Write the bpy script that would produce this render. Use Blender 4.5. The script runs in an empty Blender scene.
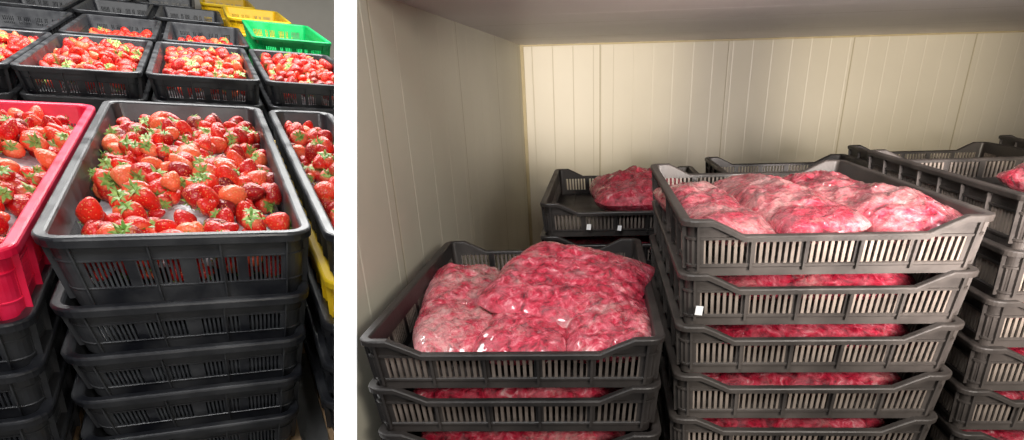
import bpy, math, random
import numpy as np
from mathutils import Vector, Matrix, Euler, noise
random.seed(7); rng=np.random.default_rng(11)
sc=bpy.context.scene
sc.view_settings.view_transform='Standard'
CAMZ=1.6
# ------------------------------------------------------------ camera
cam_d=bpy.data.cameras.new('camera'); cam=bpy.data.objects.new('camera',cam_d); sc.collection.objects.link(cam)
cam_d.sensor_width=36; cam_d.lens=22.5; cam_d.shift_x=-48/1024; cam_d.shift_y=200/1024
cam_d.clip_start=.02
R=Matrix(((0.99824196,0,0.05927062),(0.05212561,0.47598913,-0.87790501),(-0.02821217,0.87945110,0.47515231)))
cam.matrix_world=Matrix.Translation((0,0,CAMZ))@R.to_4x4()
sc.camera=cam
# frame of the left-hand loading bay (sloping ramp, turned 28 degrees)
ML=Matrix(((0.87401301,-0.46293217,0.14760199),(0.47736672,0.87477714,-0.08303545),(-0.09067751,0.14303333,0.98555505)))
BAY=Matrix.Translation((0,0,CAMZ))@ML.to_4x4()
WORLD=Matrix.Identity(4)

# ------------------------------------------------------------ materials
def new_mat(name):
    m=bpy.data.materials.new(name); m.use_nodes=True
    nt=m.node_tree; b=nt.nodes['Principled BSDF']; return m,nt,b
def N(nt,t,**k):
    n=nt.nodes.new(t)
    for a,v in k.items(): setattr(n,a,v)
    return n
def ramp(nt,fac,stops,interp='LINEAR'):
    r=N(nt,'ShaderNodeValToRGB'); r.color_ramp.interpolation=interp
    els=r.color_ramp.elements
    while len(els)<len(stops): els.new(.5)
    for e,(p,c) in zip(els,stops): e.position=p; e.color=(*c,1)
    nt.links.new(fac,r.inputs[0]); return r.outputs[0]
def plastic(name,c1,c2,rough=.45,scale=9,bump=.12,spec=.5):
    m,nt,b=new_mat(name)
    tc=N(nt,'ShaderNodeTexCoord'); nz=N(nt,'ShaderNodeTexNoise'); nz.inputs['Scale'].default_value=scale; nz.inputs['Detail'].default_value=6
    nt.links.new(tc.outputs['Object'],nz.inputs['Vector'])
    col=ramp(nt,nz.outputs['Fac'],[(.35,c1),(.7,c2)]); nt.links.new(col,b.inputs['Base Color'])
    rr=ramp(nt,nz.outputs['Fac'],[(.3,(rough-.1,)*3),(.7,(rough+.15,)*3)]); nt.links.new(rr,b.inputs['Roughness'])
    b.inputs['Specular IOR Level'].default_value=spec
    bp=N(nt,'ShaderNodeBump'); bp.inputs['Strength'].default_value=bump; bp.inputs['Distance'].default_value=.004
    n2=N(nt,'ShaderNodeTexNoise'); n2.inputs['Scale'].default_value=120; nt.links.new(tc.outputs['Object'],n2.inputs['Vector'])
    nt.links.new(n2.outputs['Fac'],bp.inputs['Height']); nt.links.new(bp.outputs[0],b.inputs['Normal'])
    return m
M_black=plastic('black_plastic',(.010,.011,.015),(.050,.052,.056),.38,7,spec=.75)
M_blackbar=plastic('black_plastic_slats',(.025,.027,.032),(.06,.066,.072),.35,spec=.8)
M_dusty=plastic('dusty_black_plastic',(.008,.007,.007),(.036,.030,.027),.45,7)
M_dustbar=plastic('dusty_plastic_slats',(.05,.042,.036),(.16,.13,.11),.5,12)
M_dusty_lit=plastic('dusty_plastic_lit_tone',(.022,.019,.017),(.10,.085,.075),.45,7)  # paler copy of the dusty plastic, stronger light put into its colour
M_dustbar_lit=plastic('dusty_slats_lit_tone',(.12,.10,.085),(.34,.28,.23),.5,12)  # slats of the same crates, lightened as if better lit
M_red=plastic('red_plastic',(.82,.010,.06),(.92,.03,.11),.4)
M_yellow=plastic('yellow_plastic',(.85,.55,.01),(.9,.62,.03),.4)
M_green=plastic('green_plastic',(.0,.35,.09),(.01,.45,.12),.4)
M_label=plastic('white_paper_label',(.8,.8,.8),(.9,.9,.9),.6)
M_liner=plastic('white_liner',(.45,.47,.50),(.75,.76,.78),.4,25,.3)
M_wood=plastic('pallet_wood',(.25,.15,.08),(.4,.27,.15),.7)

def m_berry():
    m,nt,b=new_mat('strawberry_skin')
    at=N(nt,'ShaderNodeAttribute',attribute_name='bcol')
    sep=N(nt,'ShaderNodeSeparateColor'); nt.links.new(at.outputs['Color'],sep.inputs[0])
    tc=N(nt,'ShaderNodeTexCoord')
    base=ramp(nt,sep.outputs[1],[(0,(.22,.003,.006)),(.5,(.62,.008,.008)),(.8,(.82,.03,.014)),(1,(.90,.16,.06))])
    pale=ramp(nt,sep.outputs[0],[(0,(1,1,1)),(.14,(.6,.6,.6)),(.34,(0,0,0))])
    mx=N(nt,'ShaderNodeMix',data_type='RGBA'); nt.links.new(pale,mx.inputs[0]); nt.links.new(base,mx.inputs[6]); mx.inputs[7].default_value=(.9,.30,.12,1)
    vo=N(nt,'ShaderNodeTexVoronoi'); vo.inputs['Scale'].default_value=110; nt.links.new(tc.outputs['Object'],vo.inputs['Vector'])
    sd=ramp(nt,vo.outputs['Distance'],[(0,(.85,.85,.85)),(.17,(.85,.85,.85)),(.27,(0,0,0))])
    mx2=N(nt,'ShaderNodeMix',data_type='RGBA'); nt.links.new(sd,mx2.inputs[0]); nt.links.new(mx.outputs[2],mx2.inputs[6]); mx2.inputs[7].default_value=(.85,.42,.14,1)
    nt.links.new(mx2.outputs[2],b.inputs['Base Color']); b.inputs['Roughness'].default_value=.40
    bp=N(nt,'ShaderNodeBump'); bp.inputs['Strength'].default_value=.7; bp.inputs['Distance'].default_value=.003
    nt.links.new(vo.outputs['Distance'],bp.inputs['Height']); nt.links.new(bp.outputs[0],b.inputs['Normal'])
    return m
M_berry=m_berry()
M_leaf=plastic('strawberry_calyx',(.10,.26,.03),(.42,.58,.16),.5,60)

def m_bag(name,frost):
    m,nt,b=new_mat(name)
    tc=N(nt,'ShaderNodeTexCoord'); oi=N(nt,'ShaderNodeObjectInfo')
    ad=N(nt,'ShaderNodeVectorMath',operation='ADD'); nt.links.new(tc.outputs['Object'],ad.inputs[0]); nt.links.new(oi.outputs['Location'],ad.inputs[1])
    dn=N(nt,'ShaderNodeTexNoise'); dn.inputs['Scale'].default_value=26; dn.inputs['Detail'].default_value=5; nt.links.new(ad.outputs[0],dn.inputs['Vector'])
    sc_=N(nt,'ShaderNodeVectorMath',operation='SCALE'); sc_.inputs['Scale'].default_value=.05; nt.links.new(dn.outputs['Color'],sc_.inputs[0])
    a2=N(nt,'ShaderNodeVectorMath',operation='ADD'); nt.links.new(ad.outputs[0],a2.inputs[0]); nt.links.new(sc_.outputs[0],a2.inputs[1])
    vo=N(nt,'ShaderNodeTexVoronoi',feature='SMOOTH_F1'); vo.inputs['Scale'].default_value=42; vo.inputs['Smoothness'].default_value=.35; nt.links.new(a2.outputs[0],vo.inputs['Vector'])
    n0=N(nt,'ShaderNodeTexNoise'); n0.inputs['Scale'].default_value=32; n0.inputs['Detail'].default_value=7; n0.inputs['Roughness'].default_value=.68; n0.inputs['Distortion'].default_value=1.1
    nt.links.new(ad.outputs[0],n0.inputs['Vector'])
    cell=ramp(nt,n0.outputs['Fac'],[(.36,(.10,.0008,.010)),(.46,(.36,.004,.026)),(.54,(.56,.015,.055)),(.61,(.68,.14,.19)),(.70,(.80,.50,.50))])
    gap=ramp(nt,vo.outputs['Distance'],[(.4,(0,0,0)),(.85,(.4,.4,.4))])
    mg=N(nt,'ShaderNodeMix',data_type='RGBA'); nt.links.new(gap,mg.inputs[0]); nt.links.new(cell,mg.inputs[6]); mg.inputs[7].default_value=(.58,.19,.23,1)
    n1=N(nt,'ShaderNodeTexNoise'); n1.inputs['Scale'].default_value=9; n1.inputs['Detail'].default_value=9; n1.inputs['Roughness'].default_value=.8
    nt.links.new(a2.outputs[0],n1.inputs['Vector'])
    fr=ramp(nt,n1.outputs['Fac'],[(.53-frost,(0,0,0)),(.70-frost,(.7,.7,.7))])
    mx=N(nt,'ShaderNodeMix',data_type='RGBA'); nt.links.new(fr,mx.inputs[0]); nt.links.new(mg.outputs[2],mx.inputs[6]); mx.inputs[7].default_value=(.68,.44,.41,1)
    nt.links.new(mx.outputs[2],b.inputs['Base Color']); b.inputs['Roughness'].default_value=.5
    b.inputs['Coat Weight'].default_value=1.0; b.inputs['Coat Roughness'].default_value=.16; b.inputs['Coat IOR'].default_value=1.7
    bp=N(nt,'ShaderNodeBump'); bp.inputs['Strength'].default_value=.8; bp.inputs['Distance'].default_value=.008
    nt.links.new(n0.outputs['Fac'],bp.inputs['Height'])
    mp=N(nt,'ShaderNodeMapping'); mp.inputs['Scale'].default_value=(1,.35,1); mp.inputs['Rotation'].default_value=(0,0,.5); nt.links.new(ad.outputs[0],mp.inputs[0])
    n3=N(nt,'ShaderNodeTexNoise'); n3.inputs['Scale'].default_value=30; n3.inputs['Detail'].default_value=3; n3.inputs['Distortion'].default_value=1.8; nt.links.new(mp.outputs[0],n3.inputs['Vector'])
    rg=ramp(nt,n3.outputs['Fac'],[(.42,(0,0,0)),(.5,(1,1,1)),(.58,(0,0,0))])
    bp2=N(nt,'ShaderNodeBump'); bp2.inputs['Strength'].default_value=1; bp2.inputs['Distance'].default_value=.012
    nt.links.new(rg,bp2.inputs['Height']); nt.links.new(bp2.outputs[0],b.inputs['Coat Normal'])
    nt.links.new(bp.outputs[0],b.inputs['Normal'])
    return m
M_bag=m_bag('frozen_strawberry_bag_film',0.0)
M_bagf=m_bag('frosty_strawberry_bag_film',.08)

def m_panel(name,c1,c2,axis,fine,joint,off=0):
    """coated sandwich panel, fine ribs + wide joints running vertically"""
    m,nt,b=new_mat(name)
    geo=N(nt,'ShaderNodeNewGeometry'); sx=N(nt,'ShaderNodeSeparateXYZ'); nt.links.new(geo.outputs['Position'],sx.inputs[0])
    def groove(period,width,o):
        a=N(nt,'ShaderNodeMath',operation='ADD'); a.inputs[1].default_value=o+100; nt.links.new(sx.outputs[axis],a.inputs[0])
        d=N(nt,'ShaderNodeMath',operation='DIVIDE'); d.inputs[1].default_value=period; nt.links.new(a.outputs[0],d.inputs[0])
        f=N(nt,'ShaderNodeMath',operation='FRACT'); nt.links.new(d.outputs[0],f.inputs[0])
        w=width/period
        return ramp(nt,f.outputs[0],[(0,(0,0,0)),(w*.35,(0,0,0)),(w,(1,1,1)),(1,(1,1,1))])
    g1=groove(fine,.012,0); g2=groove(joint,.014,off)
    mu=N(nt,'ShaderNodeMix',data_type='RGBA',blend_type='MULTIPLY'); mu.inputs[0].default_value=1
    nt.links.new(g1,mu.inputs[6]); nt.links.new(g2,mu.inputs[7])
    nz=N(nt,'ShaderNodeTexNoise'); nz.inputs['Scale'].default_value=1.6; nz.inputs['Detail'].default_value=7; nt.links.new(geo.outputs['Position'],nz.inputs['Vector'])
    base=ramp(nt,nz.outputs['Fac'],[(.3,c1),(.7,c2)])
    dk=N(nt,'ShaderNodeMix',data_type='RGBA'); nt.links.new(g2,dk.inputs[0]); dk.inputs[6].default_value=(c1[0]*.62,c1[1]*.58,c1[2]*.48,1); nt.links.new(base,dk.inputs[7])
    nt.links.new(dk.outputs[2],b.inputs['Base Color']); b.inputs['Roughness'].default_value=.42
    bp=N(nt,'ShaderNodeBump'); bp.inputs['Strength'].default_value=.4; bp.inputs['Distance'].default_value=.006
    nt.links.new(mu.outputs[2],bp.inputs['Height']); nt.links.new(bp.outputs[0],b.inputs['Normal'])
    return m
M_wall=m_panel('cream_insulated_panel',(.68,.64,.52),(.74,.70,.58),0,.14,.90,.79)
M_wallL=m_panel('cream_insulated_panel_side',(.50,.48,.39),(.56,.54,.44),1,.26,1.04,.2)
M_ceil=m_panel('ceiling_panel',(.72,.66,.66),(.78,.72,.72),1,.6,1.1,.35)
M_floor=plastic('concrete_floor',(.10,.10,.10),(.2,.2,.19),.7,3)
M_trim=plastic('yellowed_sealant_trim',(.50,.42,.24),(.6,.52,.33),.5)
m,nt,b=new_mat('white_glow_end_cap'); b.inputs['Base Color'].default_value=(.95,.95,.95,1); b.inputs['Emission Color'].default_value=(1,1,1,1); b.inputs['Emission Strength'].default_value=.9; M_white=m  # emission stands in for light falling on the end face; not a lamp
M_bwall=plastic('bay_wall_paint',(.6,.57,.5),(.68,.65,.57),.6,2)

# ------------------------------------------------------------ mesh helpers
class MB:
    def __init__(s): s.v=[]; s.f=[]; s.m=[]
    def add(s,vs,fs,mi=0):
        o=len(s.v); s.v+=vs; s.f+=[tuple(i+o for i in f) for f in fs]; s.m+=[mi]*len(fs)
    def box(s,x0,x1,y0,y1,z0,z1,mi=0):
        s.add([(x0,y0,z0),(x1,y0,z0),(x1,y1,z0),(x0,y1,z0),(x0,y0,z1),(x1,y0,z1),(x1,y1,z1),(x0,y1,z1)],
              [(0,3,2,1),(4,5,6,7),(0,1,5,4),(1,2,6,5),(2,3,7,6),(3,0,4,7)],mi)
    def sweep(s,path,prof,closed=True,mi=0):
        n=len(path); k=len(prof); vs=[]
        for (x,y,nx,ny,zo) in path:
            for (o,z,w) in prof: vs.append((x+nx*o,y+ny*o,z+zo*w))
        fs=[]
        for i in range(n if closed else n-1):
            j=(i+1)%n
            for a in range(k):
                b_=(a+1)%k; fs.append((i*k+a,j*k+a,j*k+b_,i*k+b_))
        if not closed:
            fs.append(tuple(range(k))[::-1]); fs.append(tuple((n-1)*k+a for a in range(k)))
        s.add(vs,fs,mi)
    def mesh(s,name,mats,smooth=False):
        me=bpy.data.meshes.new(name); me.from_pydata(s.v,[],s.f)
        for m in mats: me.materials.append(m)
        me.polygons.foreach_set('material_index',s.m)
        if smooth: me.polygons.foreach_set('use_smooth',[True]*len(me.polygons))
        me.update()
        import bmesh
        bm=bmesh.new(); bm.from_mesh(me); bmesh.ops.recalc_face_normals(bm,faces=bm.faces); bm.to_mesh(me); bm.free()
        return me
def obj(name,me,frame=WORLD,loc=(0,0,0),rot=(0,0,0),scale=(1,1,1),parent=None):
    o=bpy.data.objects.new(name,me); sc.collection.objects.link(o)
    L=Matrix.Translation(loc)@Euler(rot).to_matrix().to_4x4()@Matrix.Diagonal((*scale,1))
    if parent is not None:
        o.parent=parent; o.matrix_basis=L
    else: o.matrix_basis=frame@L
    return o

def crate_mesh(name,W,D,h,mat,notch=0,lip=.012,rimt=.012,s0=.045,s1=.085,r=.02,taper=.03,nslot=40,groups=4,t=.008,panel=False,bar=None):
    """vented nesting crate; rim at z=0, bottom at -h"""
    mb=MB(); a=W/2-lip; b_=D/2-lip
    def zo(x): # front/back dip
        x=abs(x); x1=a*.80; x0=a*.66
        return 0 if x>=x1 else (-notch if x<=x0 else -notch*(x1-x)/(x1-x0))
    path=[]
    def side(p,q,nx,ny,front):
        ts=[0,.08,.10,.15,.17,.3,.5,.7,.83,.85,.90,.92,1] if not front else [0,.05,.10,.17,.25,.5,.75,.83,.90,.95,1]
        for tt in ts:
            x=p[0]+(q[0]-p[0])*tt; y=p[1]+(q[1]-p[1])*tt
            path.append((x,y,nx,ny,zo(x) if (front and notch) else 0))
    def arc(cx,cy,a0):
        for i in range(1,6):
            an=math.radians(a0+90*i/6); path.append((cx+r*math.cos(an),cy+r*math.sin(an),math.cos(an),math.sin(an),0))
    side((-a+r,-b_),(a-r,-b_),0,-1,True); arc(a-r,-b_+r,-90)
    side((a,-b_+r),(a,b_-r),1,0,False); arc(a-r,b_-r,0)
    side((a-r,b_),(-a+r,b_),0,1,True); arc(-a+r,b_-r,90)
    side((-a,b_-r),(-a,-b_+r),-1,0,False); arc(-a+r,-b_+r,180)
    flat=[(x,y,nx,ny,0) for (x,y,nx,ny,z) in path]
    c=rimt*.28; ed=max(-s0*.8,-rimt*.6)
    mb.sweep(path,[(-t,-c,1),(-t+c*.4,-c*.35,1),(-t+c,0,1),(lip-c,0,1),(lip-c*.4,-c*.35,1),(lip,-c,1),(lip,-rimt,1),(lip-.004,-rimt,1),(lip-.004,ed,1),(0,ed,1),(0,-s0,0),(-t,-s0,0)])
    mb.sweep(flat,[(-t,-s1,0),(0,-s1,0),(.003,-s1-.002,0),(.003,-s1-.006,0),(0,-s1-.008,0),(0,-h,0),(-t,-h,0)])
    mb.sweep(flat,[(0,-s0+.006,0),(.004,-s0+.005,0),(.004,-s0+.001,0),(0,-s0,0)])
    def bars(Ln,axis,sgn):
        n=int(nslot*Ln/(2*a)); g=max(2,round(groups*Ln/(2*a))); pitch=Ln/n; bw=pitch*.5
        def B(c0,w,o0,o1,z0,z1,mi=0):
            if axis=='x':
                y=sgn*b_; ys=sorted((y+sgn*o0,y+sgn*o1)); mb.box(c0-w/2,c0+w/2,ys[0],ys[1],z0,z1,mi)
            else:
                x=sgn*a; xs=sorted((x+sgn*o0,x+sgn*o1)); mb.box(xs[0],xs[1],c0-w/2,c0+w/2,z0,z1,mi)
        for i in range(n+1): B(-Ln/2+i*pitch,bw,-t*.9,-.001,-s1-.001,-s0+.001,1)
        for i in range(g+1):
            cc=-Ln/2+i*Ln/g
            B(cc,pitch*(1.9 if i in(0,g) else 1.3),-t,0,-s1-.001,-s0+.001)
            zt=ed-(notch if (axis=='x' and abs(cc)<a*.8) else 0)
            B(cc,.005,0,lip*.75,-h+.012,zt)
        if panel and axis=='x':
            B(0,pitch*3,-t,.001,-s1,-s0)
            for q in (-1,1): B(q*Ln*.27,pitch*2.2,-t,.001,-s1,-s0)
    Lx=2*a-2*r; Ly=2*b_-2*r
    bars(Lx,'x',-1); bars(Lx,'x',1); bars(Ly,'y',-1); bars(Ly,'y',1)
    def post(cx,cy,a0):
        p=[]
        for i in range(0,7):
            an=math.radians(a0+90*i/6); p.append((cx+r*math.cos(an),cy+r*math.sin(an),math.cos(an),math.sin(an),0))
        mb.sweep(p,[(-t,-s0,0),(0,-s0,0),(0,-s1,0),(-t,-s1,0)],closed=False)
    post(a-r,-b_+r,-90);post(a-r,b_-r,0);post(-a+r,b_-r,90);post(-a+r,-b_+r,180)
    mb.box(-a+.002+r*.3,a-.002-r*.3,-b_+.002+r*.3,b_-.002-r*.3,-h,-h+.006)
    for i in range(-3,4): mb.box(i*a/4-.003,i*a/4+.003,-b_+.01,b_-.01,-h+.006,-h+.011)
    mb.v=[(x*(1-taper*(-z/h)),y*(1-taper*.7*(-z/h)),z) for (x,y,z) in mb.v]
    return mb.mesh(name,[mat,bar or mat])

def pallet_mesh(W,D,H):
    mb=MB(); n=5; bw=W/n*.8
    tp=min(.02,H*.2)
    for i in range(n):
        x=-W/2+bw/2+i*(W-bw)/(n-1); mb.box(x-bw/2,x+bw/2,-D/2,D/2,-tp,0)
    for j in (-1,0,1):
        y=j*(D/2-.04)
        mb.box(-W/2,W/2,y-.04,y+.04,-2*tp,-tp)
        for i in (-1,0,1):
            x=i*(W/2-.04); mb.box(x-.04,x+.04,y-.04,y+.04,-H,-2*tp)
    return mb.mesh('pallet',[M_wood])

# ------------------------------------------------------------ strawberries
def berry_proto(seg=12,wide=1.0):
    prof=[(0,.42),(.45,.47),(.80,.40),(1.0,.16),(.97,-.08),(.80,-.34),(.55,-.58),(.28,-.74),(0,-.80)]
    V=[];F=[];C=[]
    V.append((0,0,.38));C.append(0)
    sq=random.uniform(.8,1.0); ph=random.uniform(0,6)
    for k,(r,z) in enumerate(prof[1:-1]):
        for i in range(seg):
            a=2*math.pi*i/seg; rr_=r*.62*wide*(1+.06*math.sin(2*a+ph)+.04*math.sin(3*a+k))
            V.append((rr_*math.cos(a),rr_*sq*math.sin(a),z)); C.append((k+1)/8)
    V.append((0,0,-.8));C.append(1)
    nr=len(prof)-2
    for i in range(seg): F.append((0,1+i,1+(i+1)%seg))
    for k in range(nr-1):
        for i in range(seg):
            a=1+k*seg+i; b_=1+k*seg+(i+1)%seg; F.append((a,a+seg,b_+seg,b_))
    l=len(V)-1
    for i in range(seg): F.append((l,1+(nr-1)*seg+(i+1)%seg,1+(nr-1)*seg+i))
    nb=len(F)
    for q in range(8):
        a=2*math.pi*q/8+random.uniform(-.15,.15); ca,sa=math.cos(a),math.sin(a); ln=random.uniform(.38,.62); up=random.uniform(-.1,.25)
        o=len(V)
        def P(r,s,z): V.append((ca*r-sa*s,sa*r+ca*s,z)); C.append(.5)
        P(.03,0,.45);P(ln*.45,.10,.50);P(ln*.45,-.10,.50);P(ln*.8,.06,.46+up*.5);P(ln*.8,-.06,.46+up*.5);P(ln*1.12,0,.38+up)
        F+= [(o,o+2,o+1),(o+1,o+2,o+4,o+3),(o+3,o+4,o+5)]
    o=len(V)
    for z in (.45,.75):
        for i in range(4):
            a=i*math.pi/2; V.append((.035*math.cos(a)+(.05 if z>.5 else 0),.035*math.sin(a),z)); C.append(.5)
    for i in range(4): F.append((o+i,o+(i+1)%4,o+4+(i+1)%4,o+4+i))
    return np.array(V),F,nb,np.array(C)
PROTO=[berry_proto(wide=w_) for w_ in (.85,.95,1.0,1.1,1.2,1.0)]
def berry_pile(name,W,D,size,sp,hfun,layers=2,leafup=.5,skip=0.04,holes=.42):
    allv=[];allf=[];mi=[];cc=[];off=0
    for ly in range(layers):
        nx=int(W/sp); ny=max(1,int(D/(sp*1.05)))
        for i in range(nx):
            for j in range(ny):
                x=-W/2+(i+.5+random.uniform(-.42,.42)+.25*(ly%2))*W/nx; y=-D/2+(j+.5+random.uniform(-.42,.42))*D/ny
                if abs(x)>W/2 or abs(y)>D/2: continue
                if ly and random.random()<.50: continue
                open_=noise.noise(Vector((x*7+W,y*3.2,2.2)))
                edge=max(abs(x)/(W/2),abs(y)/(D/2))
                if random.random()<skip or (open_>holes-.30*max(0,edge-.7) ): continue
                z=hfun(x,y)+ly*size*.5+random.uniform(-.1,.15)*size
                V,F,nb,C=random.choice(PROTO); s=size*random.uniform(.70,1.2)/1.25
                rr=random.random()
                if rr<leafup: e=Euler((random.uniform(.1,1.4),random.uniform(-.5,.5),random.uniform(-1.2,1.2)))
                else: e=Euler((random.uniform(1.5,4.5),random.uniform(-.6,.6),random.uniform(0,6.28)))
                Rm=np.array(e.to_matrix())
                P=(V*np.array([1,1,random.uniform(.85,1.15)])*s)@Rm.T+np.array([x,y,z])
                allv.append(P); allf+=[tuple(q+off for q in f) for f in F]; mi+=[0]*nb+[1]*(len(F)-nb)
                rd=min(1,max(0,random.gauss(.55,.28)))
                cc.append(np.stack([C,np.full(len(C),rd),np.zeros(len(C)),np.ones(len(C))],1)); off+=len(V)
    allv=np.concatenate(allv); cc=np.concatenate(cc)
    me=bpy.data.meshes.new(name); me.from_pydata(allv.tolist(),[],allf); me.materials.append(M_berry); me.materials.append(M_leaf)
    me.polygons.foreach_set('material_index',mi); me.polygons.foreach_set('use_smooth',[m_==0 for m_ in mi])
    at=me.color_attributes.new('bcol','FLOAT_COLOR','POINT'); at.data.foreach_set('color',cc.astype(np.float32).ravel())
    me.update(); return me
def liner_mesh(W,D,amp,hf,drop):
    mb=MB(); nx,ny=36,90; vs=[]
    for j in range(ny+1):
        for i in range(nx+1):
            x=-W/2+W*i/nx; y=-D/2+D*j/ny
            vs.append((x,y,hf(x,y)-drop+amp*noise.noise(Vector((x*18,y*14,3)))+.6*amp*noise.noise(Vector((x*45,y*40,9)))))
    fs=[(j*(nx+1)+i,j*(nx+1)+i+1,(j+1)*(nx+1)+i+1,(j+1)*(nx+1)+i) for j in range(ny) for i in range(nx)]
    mb.add(vs,fs); return mb.mesh('liner',[M_liner],True)

# ------------------------------------------------------------ frozen bags
def bag_mesh(name,L,W,T,seed,mat,n=60,sag=0):
    mb=MB(); vs=[]; S=Vector((seed*7.3,seed*3.1,seed*1.7))
    def h(u,v):
        return max(0,1-abs(u)**3.0)**.6*max(0,1-abs(v)**3.6)**.6
    for sgn in (1,-1):
        for j in range(n+1):
            for i in range(n+1):
                u=-1+2*i/n; v=-1+2*j/n
                x=u*W/2*(1-.10*abs(v)**4+.07*noise.noise(Vector((v*2.2,u*.5,0))+S)); y=v*L/2*(1-.08*abs(u)**4+.05*noise.noise(Vector((u*2.2,v*.5,5))+S))
                e=h(u,v)
                lump=noise.noise(Vector((x*6,y*6,1))+S)*.28+ noise.noise(Vector((x*20,y*20,2))+S)*.28+(.5-abs(noise.noise(Vector((x*45,y*45,4))+S)))*.28
                wr=abs(noise.noise(Vector((x*34,y*6,8))+S))*.014*abs(v)**4*e**.5+abs(noise.noise(Vector((x*6,y*30,12))+S))*.010*abs(u)**4*e**.5
                z=sgn*T/2*e*(1+(lump if sgn>0 else 0))+(wr if sgn>0 else 0)-sag*(v*v)
                vs.append((x,y,z))
    k=(n+1)**2
    fs=[]
    for j in range(n):
        for i in range(n):
            a=j*(n+1)+i; q=(a,a+1,a+n+2,a+n+1); fs.append(q); fs.append(tuple(k+t_ for t_ in q[::-1]))
    mb.add(vs,fs)
    return mb.mesh(name,[mat],True)

# ============================================================ COLD ROOM (right)
WX=-.53; TH=.045; CE=CAMZ+.183; XR=3.4; YB0=5.03; YB1=5.6
def poly(name,vs,fs,mat):
    mb=MB(); mb.add(vs,fs); return obj(name,mb.mesh(name,[mat]))
def yend(z): return 1.556+.541*(z-CAMZ)
zt=CE+.25
def prism(name,x0,x1,ya,yb,z0,z1,mat):
    vs=[(x0,ya(z0),z0),(x1,ya(z0),z0),(x1,yb(z0),z0),(x0,yb(z0),z0),(x0,ya(z1),z1),(x1,ya(z1),z1),(x1,yb(z1),z1),(x0,yb(z1),z1)]
    return poly(name,vs,[(0,3,2,1),(4,5,6,7),(0,1,5,4),(1,2,6,5),(2,3,7,6),(3,0,4,7)],mat)
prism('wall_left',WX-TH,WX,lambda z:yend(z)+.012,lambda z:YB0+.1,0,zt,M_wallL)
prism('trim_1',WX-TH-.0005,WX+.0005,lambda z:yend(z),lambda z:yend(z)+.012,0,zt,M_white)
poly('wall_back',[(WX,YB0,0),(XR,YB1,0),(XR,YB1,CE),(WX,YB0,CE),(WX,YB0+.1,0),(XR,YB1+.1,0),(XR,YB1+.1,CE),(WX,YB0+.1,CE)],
     [(0,1,2,3),(7,6,5,4),(0,4,5,1),(3,2,6,7),(0,3,7,4),(1,5,6,2)],M_wall)
poly('wall_right',[(XR,.6,0),(XR,YB1,0),(XR,YB1,CE),(XR,.6,CE),(XR+.1,.6,0),(XR+.1,YB1,0),(XR+.1,YB1,CE),(XR+.1,.6,CE)],
     [(0,1,2,3),(7,6,5,4),(0,4,5,1),(3,2,6,7),(0,3,7,4),(1,5,6,2)],M_wall)
poly('ceiling',[(WX,1.68,CE),(XR,1.68,CE),(XR,YB1,CE),(WX,YB0,CE),(WX,1.68,CE+.1),(XR,1.68,CE+.1),(XR,YB1,CE+.1),(WX,YB0,CE+.1)],
     [(0,3,2,1),(4,5,6,7),(0,1,5,4),(1,2,6,5),(2,3,7,6),(3,0,4,7)],M_ceil)
poly('floor',[(WX,-2,-.05),(XR,-2,-.05),(XR,YB1,-.05),(WX,YB0,-.05),(WX,-2,0),(XR,-2,0),(XR,YB1,0),(WX,YB0,0)],
     [(0,3,2,1),(4,5,6,7),(0,1,5,4),(1,2,6,5),(2,3,7,6),(3,0,4,7)],M_floor)
mb=MB(); mb.box(WX,WX+.022,YB0-.02,YB0+.004,0,CE); obj('trim_2',mb.mesh('corner_trim',[M_trim]))
mb=MB(); mb.add([(WX,YB0-.014,CE-.012),(XR,YB1-.014,CE-.012),(XR,YB1,CE-.012),(WX,YB0,CE-.012),(WX,YB0-.014,CE-.001),(XR,YB1-.014,CE-.001),(XR,YB1,CE-.001),(WX,YB0,CE-.001)],
     [(0,3,2,1),(4,5,6,7),(0,1,5,4),(1,2,6,5),(2,3,7,6),(3,0,4,7)]); obj('trim_3',mb.mesh('cove_trim',[M_trim]))

CW,CD,CH,CP=.6,.86,.110,.105
kc=dict(notch=.030,s0=.040,s1=.086,nslot=46,groups=5)
crateR=crate_mesh('dusty_crate',CW,CD,CH,M_dusty,bar=M_dustbar,**kc)
crateR2=crate_mesh('dusty_crate_lit_tone',CW,CD,CH,M_dusty_lit,bar=M_dustbar_lit,**kc)  # same crate in the lit-tone copy of the plastic
fill=bag_mesh('frozen_fill',.76,.50,.085,3,M_bag,40)
def stack_right(x,y,top,yaw=0,seed=0,fillall=True,labels=(),sx=1,cm=None):
    rd=random.Random(seed)
    n=int((top-.12)/CP); ph=top-(n-1)*CP-CH
    root=bpy.data.objects.new('crate_stack',None); sc.collection.objects.link(root); root.location=(x,y,0); root.rotation_euler=(0,0,yaw)
    obj('pallet',pallet_mesh(.58*sx,.84,ph),loc=(0,0,ph),parent=root)
    for k in range(n):
        z=top-k*CP; dx=rd.uniform(-.006,.006) if k else 0; dy=rd.uniform(-.008,.008) if k else 0; ry=rd.uniform(-.010,.010) if k else 0
        obj('crate_%d'%k,cm or crateR,loc=(dx,dy,z),rot=(0,0,ry),scale=(sx,1,1),parent=root)
        if k and fillall and k<6: obj('frozen_bag_layer_%d'%k,fill,loc=(dx+rd.uniform(-.008,.008),dy,z-.060),rot=(0,0,rd.choice((0,math.pi))),parent=root)
    for (lx,lz,s) in labels:
        mb=MB(); mb.box(-s*.8,s*.8,-.0015,.0015,-s,s); obj('label',mb.mesh('label',[M_label]),loc=(lx,-CD/2-.003,lz),rot=(0,.1,0),parent=root)
    return root
zL=CAMZ-.449; zR=CAMZ-.247; zC=CAMZ-.367; zE=CAMZ-.232; zD=CAMZ-.335
stack_right(-.172,1.15+CD/2,zL,.0,1,sx=1.01)
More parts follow.
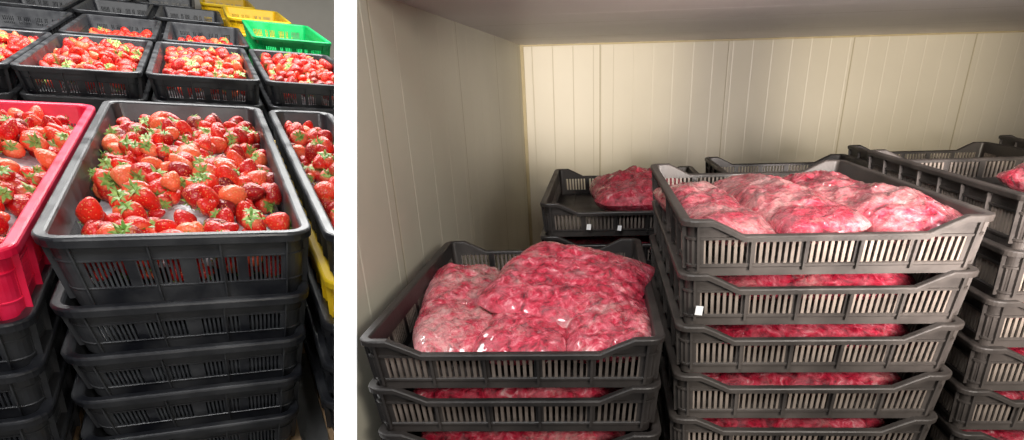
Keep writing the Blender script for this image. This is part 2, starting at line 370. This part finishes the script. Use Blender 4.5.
stack_right(.445,1.235+CD/2,zR,.0,2,labels=((-.245,zR-.173,.009),),sx=.96,cm=crateR2)
stack_right(.11,2.145+CD/2,zC,0,3,labels=((-.14,zC-.075,.009),(-.04,zC-.08,.008)))
stack_right(1.125,1.33+CD/2,zE,.0,4,cm=crateR2)
stack_right(.76,2.17+CD/2,zD,0,5)
stack_right(1.39,2.26+CD/2,CAMZ-.31,0,6)
stack_right(2.02,2.26+CD/2,CAMZ-.285,0,7)
def bag(x,y,z,L,W,T,rx,ry,rz,seed,mat=None,sag=0):
    return obj('frozen_strawberry_bag',bag_mesh('bag',L,W,T,seed,mat or M_bag,sag=sag),loc=(x,y,z),rot=(rx,ry,rz))
bz=zL-.060
bag(-.335,1.55,bz,.64,.22,.095,0,.06,.14,1,M_bagf)
bag(-.155,1.40,bz+.002,.42,.21,.085,0,0,-.05,2)
bag(.02,1.49,bz+.010,.62,.20,.10,0,-.08,.03,3)
bag(-.07,1.50,bz+.064,.38,.35,.080,.16,.12,-.32,4)
bz=zR-.055
bag(.255,1.59,bz+.006,.60,.165,.075,0,.05,.12,5,M_bagf)
bag(.415,1.60,bz+.014,.64,.175,.080,0,-.14,.16,6,M_bagf)
bag(.585,1.60,bz+.014,.66,.19,.085,0,-.14,.20,7,M_bagf)
bag(.155,2.56,zC-.035,.55,.36,.12,0,0,.1,8)
bag(1.20,1.65,zE-.030,.4,.34,.10,0,0,.2,9,M_bagf)

# ============================================================ STRAWBERRY BAY (left)
RZ=-.75
BW,BD,BH,BP=.78,2.25,.195,.165
kw=dict(lip=.026,rimt=.032,s0=.080,s1=.148,r=.06,taper=.07,nslot=52,groups=4,t=.014,panel=True)
kt=dict(kw); kt.update(s0=.090,s1=.180)
crB=crate_mesh('bay_crate',BW,BD,BH,M_black,bar=M_blackbar,**kw)
crT=crate_mesh('bay_crate_deep',BW,BD,.25,M_black,bar=M_blackbar,**kt)
crRed=crate_mesh('bay_crate_red',BW,BD,.25,M_red,**kt)
def bstack(x0,x1,y0,y1,mesh,mats,n=6,rz=RZ,shrink=.0,first=None,lean=0):
    root=bpy.data.objects.new('crate_stack',None); sc.collection.objects.link(root)
    root.matrix_basis=BAY@Matrix.Translation(((x0+x1)/2,(y0+y1)/2,0))
    f=first if first is not None else BP
    z=rz
    for k in range(n):
        me=mats.get(k,mesh); s=1-shrink*k
        z=rz-(0 if k==0 else f+(k-1)*BP)
        obj('crate_%d'%k,me,loc=(-lean*k,(0.0 if k==0 else random.uniform(-.006,.006)),z),scale=(s,s if k==0 else 1,1),parent=root)
    zb=z-BH; fl=-1.75
    obj('pallet',pallet_mesh((x1-x0)*.9,(y1-y0)*.95,zb-fl),loc=(-lean*(n-1),0,zb),parent=root)
    return root
bstack(-.55,.235,2.235,4.485,crB,{0:crT},5,shrink=.018,first=.222,lean=.021)
bstack(-1.355,-.575,2.20,4.45,crB,{0:crRed},5,rz=RZ-.02,first=.222,lean=.02)
kn=dict(kw); kn.update(nslot=24,groups=2,panel=False)
crN=crate_mesh('narrow_crate',.36,BD,BH,M_black,bar=M_blackbar,**kn); crNY=crate_mesh('narrow_crate_y',.36,BD,BH,M_yellow,**kn)
bstack(.262,.622,2.18,4.43,crN,{1:crNY},5,lean=.016)
kr=dict(kw); kr.update(nslot=42)
def rowmesh(w,d,mat): return crate_mesh('row_crate',w,d,BH,mat,**kr)
r2=rowmesh(.71,1.95,M_black); r2n=rowmesh(.73,1.85,M_black)
r2y=rowmesh(.73,1.85,M_yellow); r2g=rowmesh(.73,1.85,M_green)
cols2=[(-1.85,-1.14),(-1.13,-.42),(-.40,.31),(.34,1.05)]
for a,b_ in cols2: bstack(a,b_,5.5,7.45,r2,{},5)
for (ys,cols,green,ye) in [(7.6,[-1.95,-1.14,-.36,.40],3,None),(9.9,[-2.1,-1.3,-.5,.27],9,3),(12.0,[-2.4,-1.6,-.8,0],9,3)]:
    for i,xc in enumerate(cols):
        me=r2n
        if i==green: me=r2g
        if i==ye: me=r2y
        bstack(xc,xc+.73,ys,ys+1.85,me,{},3,rz=RZ+(.09 if me is r2g else (.07 if me is r2y else 0)))
def hmain(W,D,top,mid):
    def f(x,y):
        e=max(0,min(1,(D/2-abs(y))/.5))*max(0,min(1,(W/2-abs(x))/.2))
        return -top+mid*e
    return f
def pile(xc,yc,W,D,size,sp,top,mid,layers,lu,rz=RZ,liner=True,holes=.42):
    hf=hmain(W,D,top,mid)
    me=berry_pile('berries',W,D,size,sp,hf,layers,lu,holes=holes)
    o=obj('strawberry_pile',me,BAY,(xc,yc,rz))
    if liner: obj('white_liner',liner_mesh(W*1.0,D*.97,.012,hf,size*.50),parent=o)
    return o
o=pile(-.155,3.34,.65,2.02,.080,.066,.115,.070,2,.34,holes=.36)
me=berry_pile('front_berries',.56,.06,.062,.05,lambda x,y:-.165,2,0,.0,holes=9); obj('berries_at_slats',me,parent=o,loc=(0,-.965,0))
pile(-.965,3.30,.63,2.02,.080,.066,.125,.07,2,.28,holes=.33)
pile(.442,3.28,.24,2.02,.078,.064,.11,.05,2,.34)
for a,b_ in cols2: pile((a+b_)/2,6.47,.54,1.70,.084,.076,.10,.05,2,.22,holes=9,liner=False)
for xc in (-1.14,-.36): pile(xc+.36,8.5,.50,1.3,.09,.09,.14,.02,1,.2,liner=False)
def bayz(x,y): return CAMZ+(-1.75-.14760199*x+.08303545*y)/.98555505
c4=[(-.60,.2),(-.60,17),(-14,17),(-14,.2)]
poly('floor_bay',[(x,y,bayz(x,y)-.05) for x,y in c4]+[(x,y,bayz(x,y)) for x,y in c4],[(3,2,1,0),(4,5,6,7),(0,1,5,4),(1,2,6,5),(2,3,7,6),(3,0,4,7)],M_floor)
mb=MB(); mb.box(-8,6.3,14.2,14.3,-1.75,2.2); obj('wall_bay',mb.mesh('wall_bay',[M_bwall]),BAY)

# ============================================================ LIGHTS
w=bpy.data.worlds.new('world'); sc.world=w; w.use_nodes=True; w.node_tree.nodes['Background'].inputs[0].default_value=(.95,.95,1,1); w.node_tree.nodes['Background'].inputs[1].default_value=.11
def area(name,loc,target,sx,sy,power,color,frame=WORLD):
    l=bpy.data.lights.new(name,'AREA'); l.shape='RECTANGLE'; l.size=sx; l.size_y=sy; l.energy=power; l.color=color
    o=bpy.data.objects.new(name,l); sc.collection.objects.link(o)
    p=frame@Vector(loc); t=frame@Vector(target); o.location=p; o.rotation_euler=(t-p).to_track_quat('-Z','Y').to_euler(); return o
area('bay_skylight',(-.3,7.0,2.4),(-.6,6.2,-1),2.2,7,820,(1,.99,.97),BAY)
area('bay_front_light',(-.6,.4,1.2),(-.3,3,-.9),1.2,.6,55,(1,1,1),BAY)
def spot(name,loc,target,power,ang,blend,color,rad=.05):
    l=bpy.data.lights.new(name,'SPOT'); l.energy=power; l.spot_size=math.radians(ang); l.spot_blend=blend; l.color=color; l.shadow_soft_size=rad
    o=bpy.data.objects.new(name,l); sc.collection.objects.link(o); o.location=loc
    o.rotation_euler=(Vector(target)-Vector(loc)).to_track_quat('-Z','Y').to_euler()
area('doorway_light',(1.0,-.6,2.0),(.7,2.5,1.2),.8,.45,44,(1,.92,.83))
spot('added_beam_left',(.55,.2,1.72),(-.05,5.1,1.60),380,21,1,(1,.86,.64),.05)  # added unseen spot; the pair leaves a dark band on the back wall
spot('added_beam_right',(.9,.2,1.72),(2.1,5.3,1.58),460,23,1,(1,.86,.66),.05)  # added unseen spot for the bright right part of the back wall
spot('ceiling_fill_spot',(.75,.2,1.50),(.80,2.5,CE+.02),420,70,1,(1,.89,.84),.12)  # added unseen fill, stands in for light bounced up to the ceiling
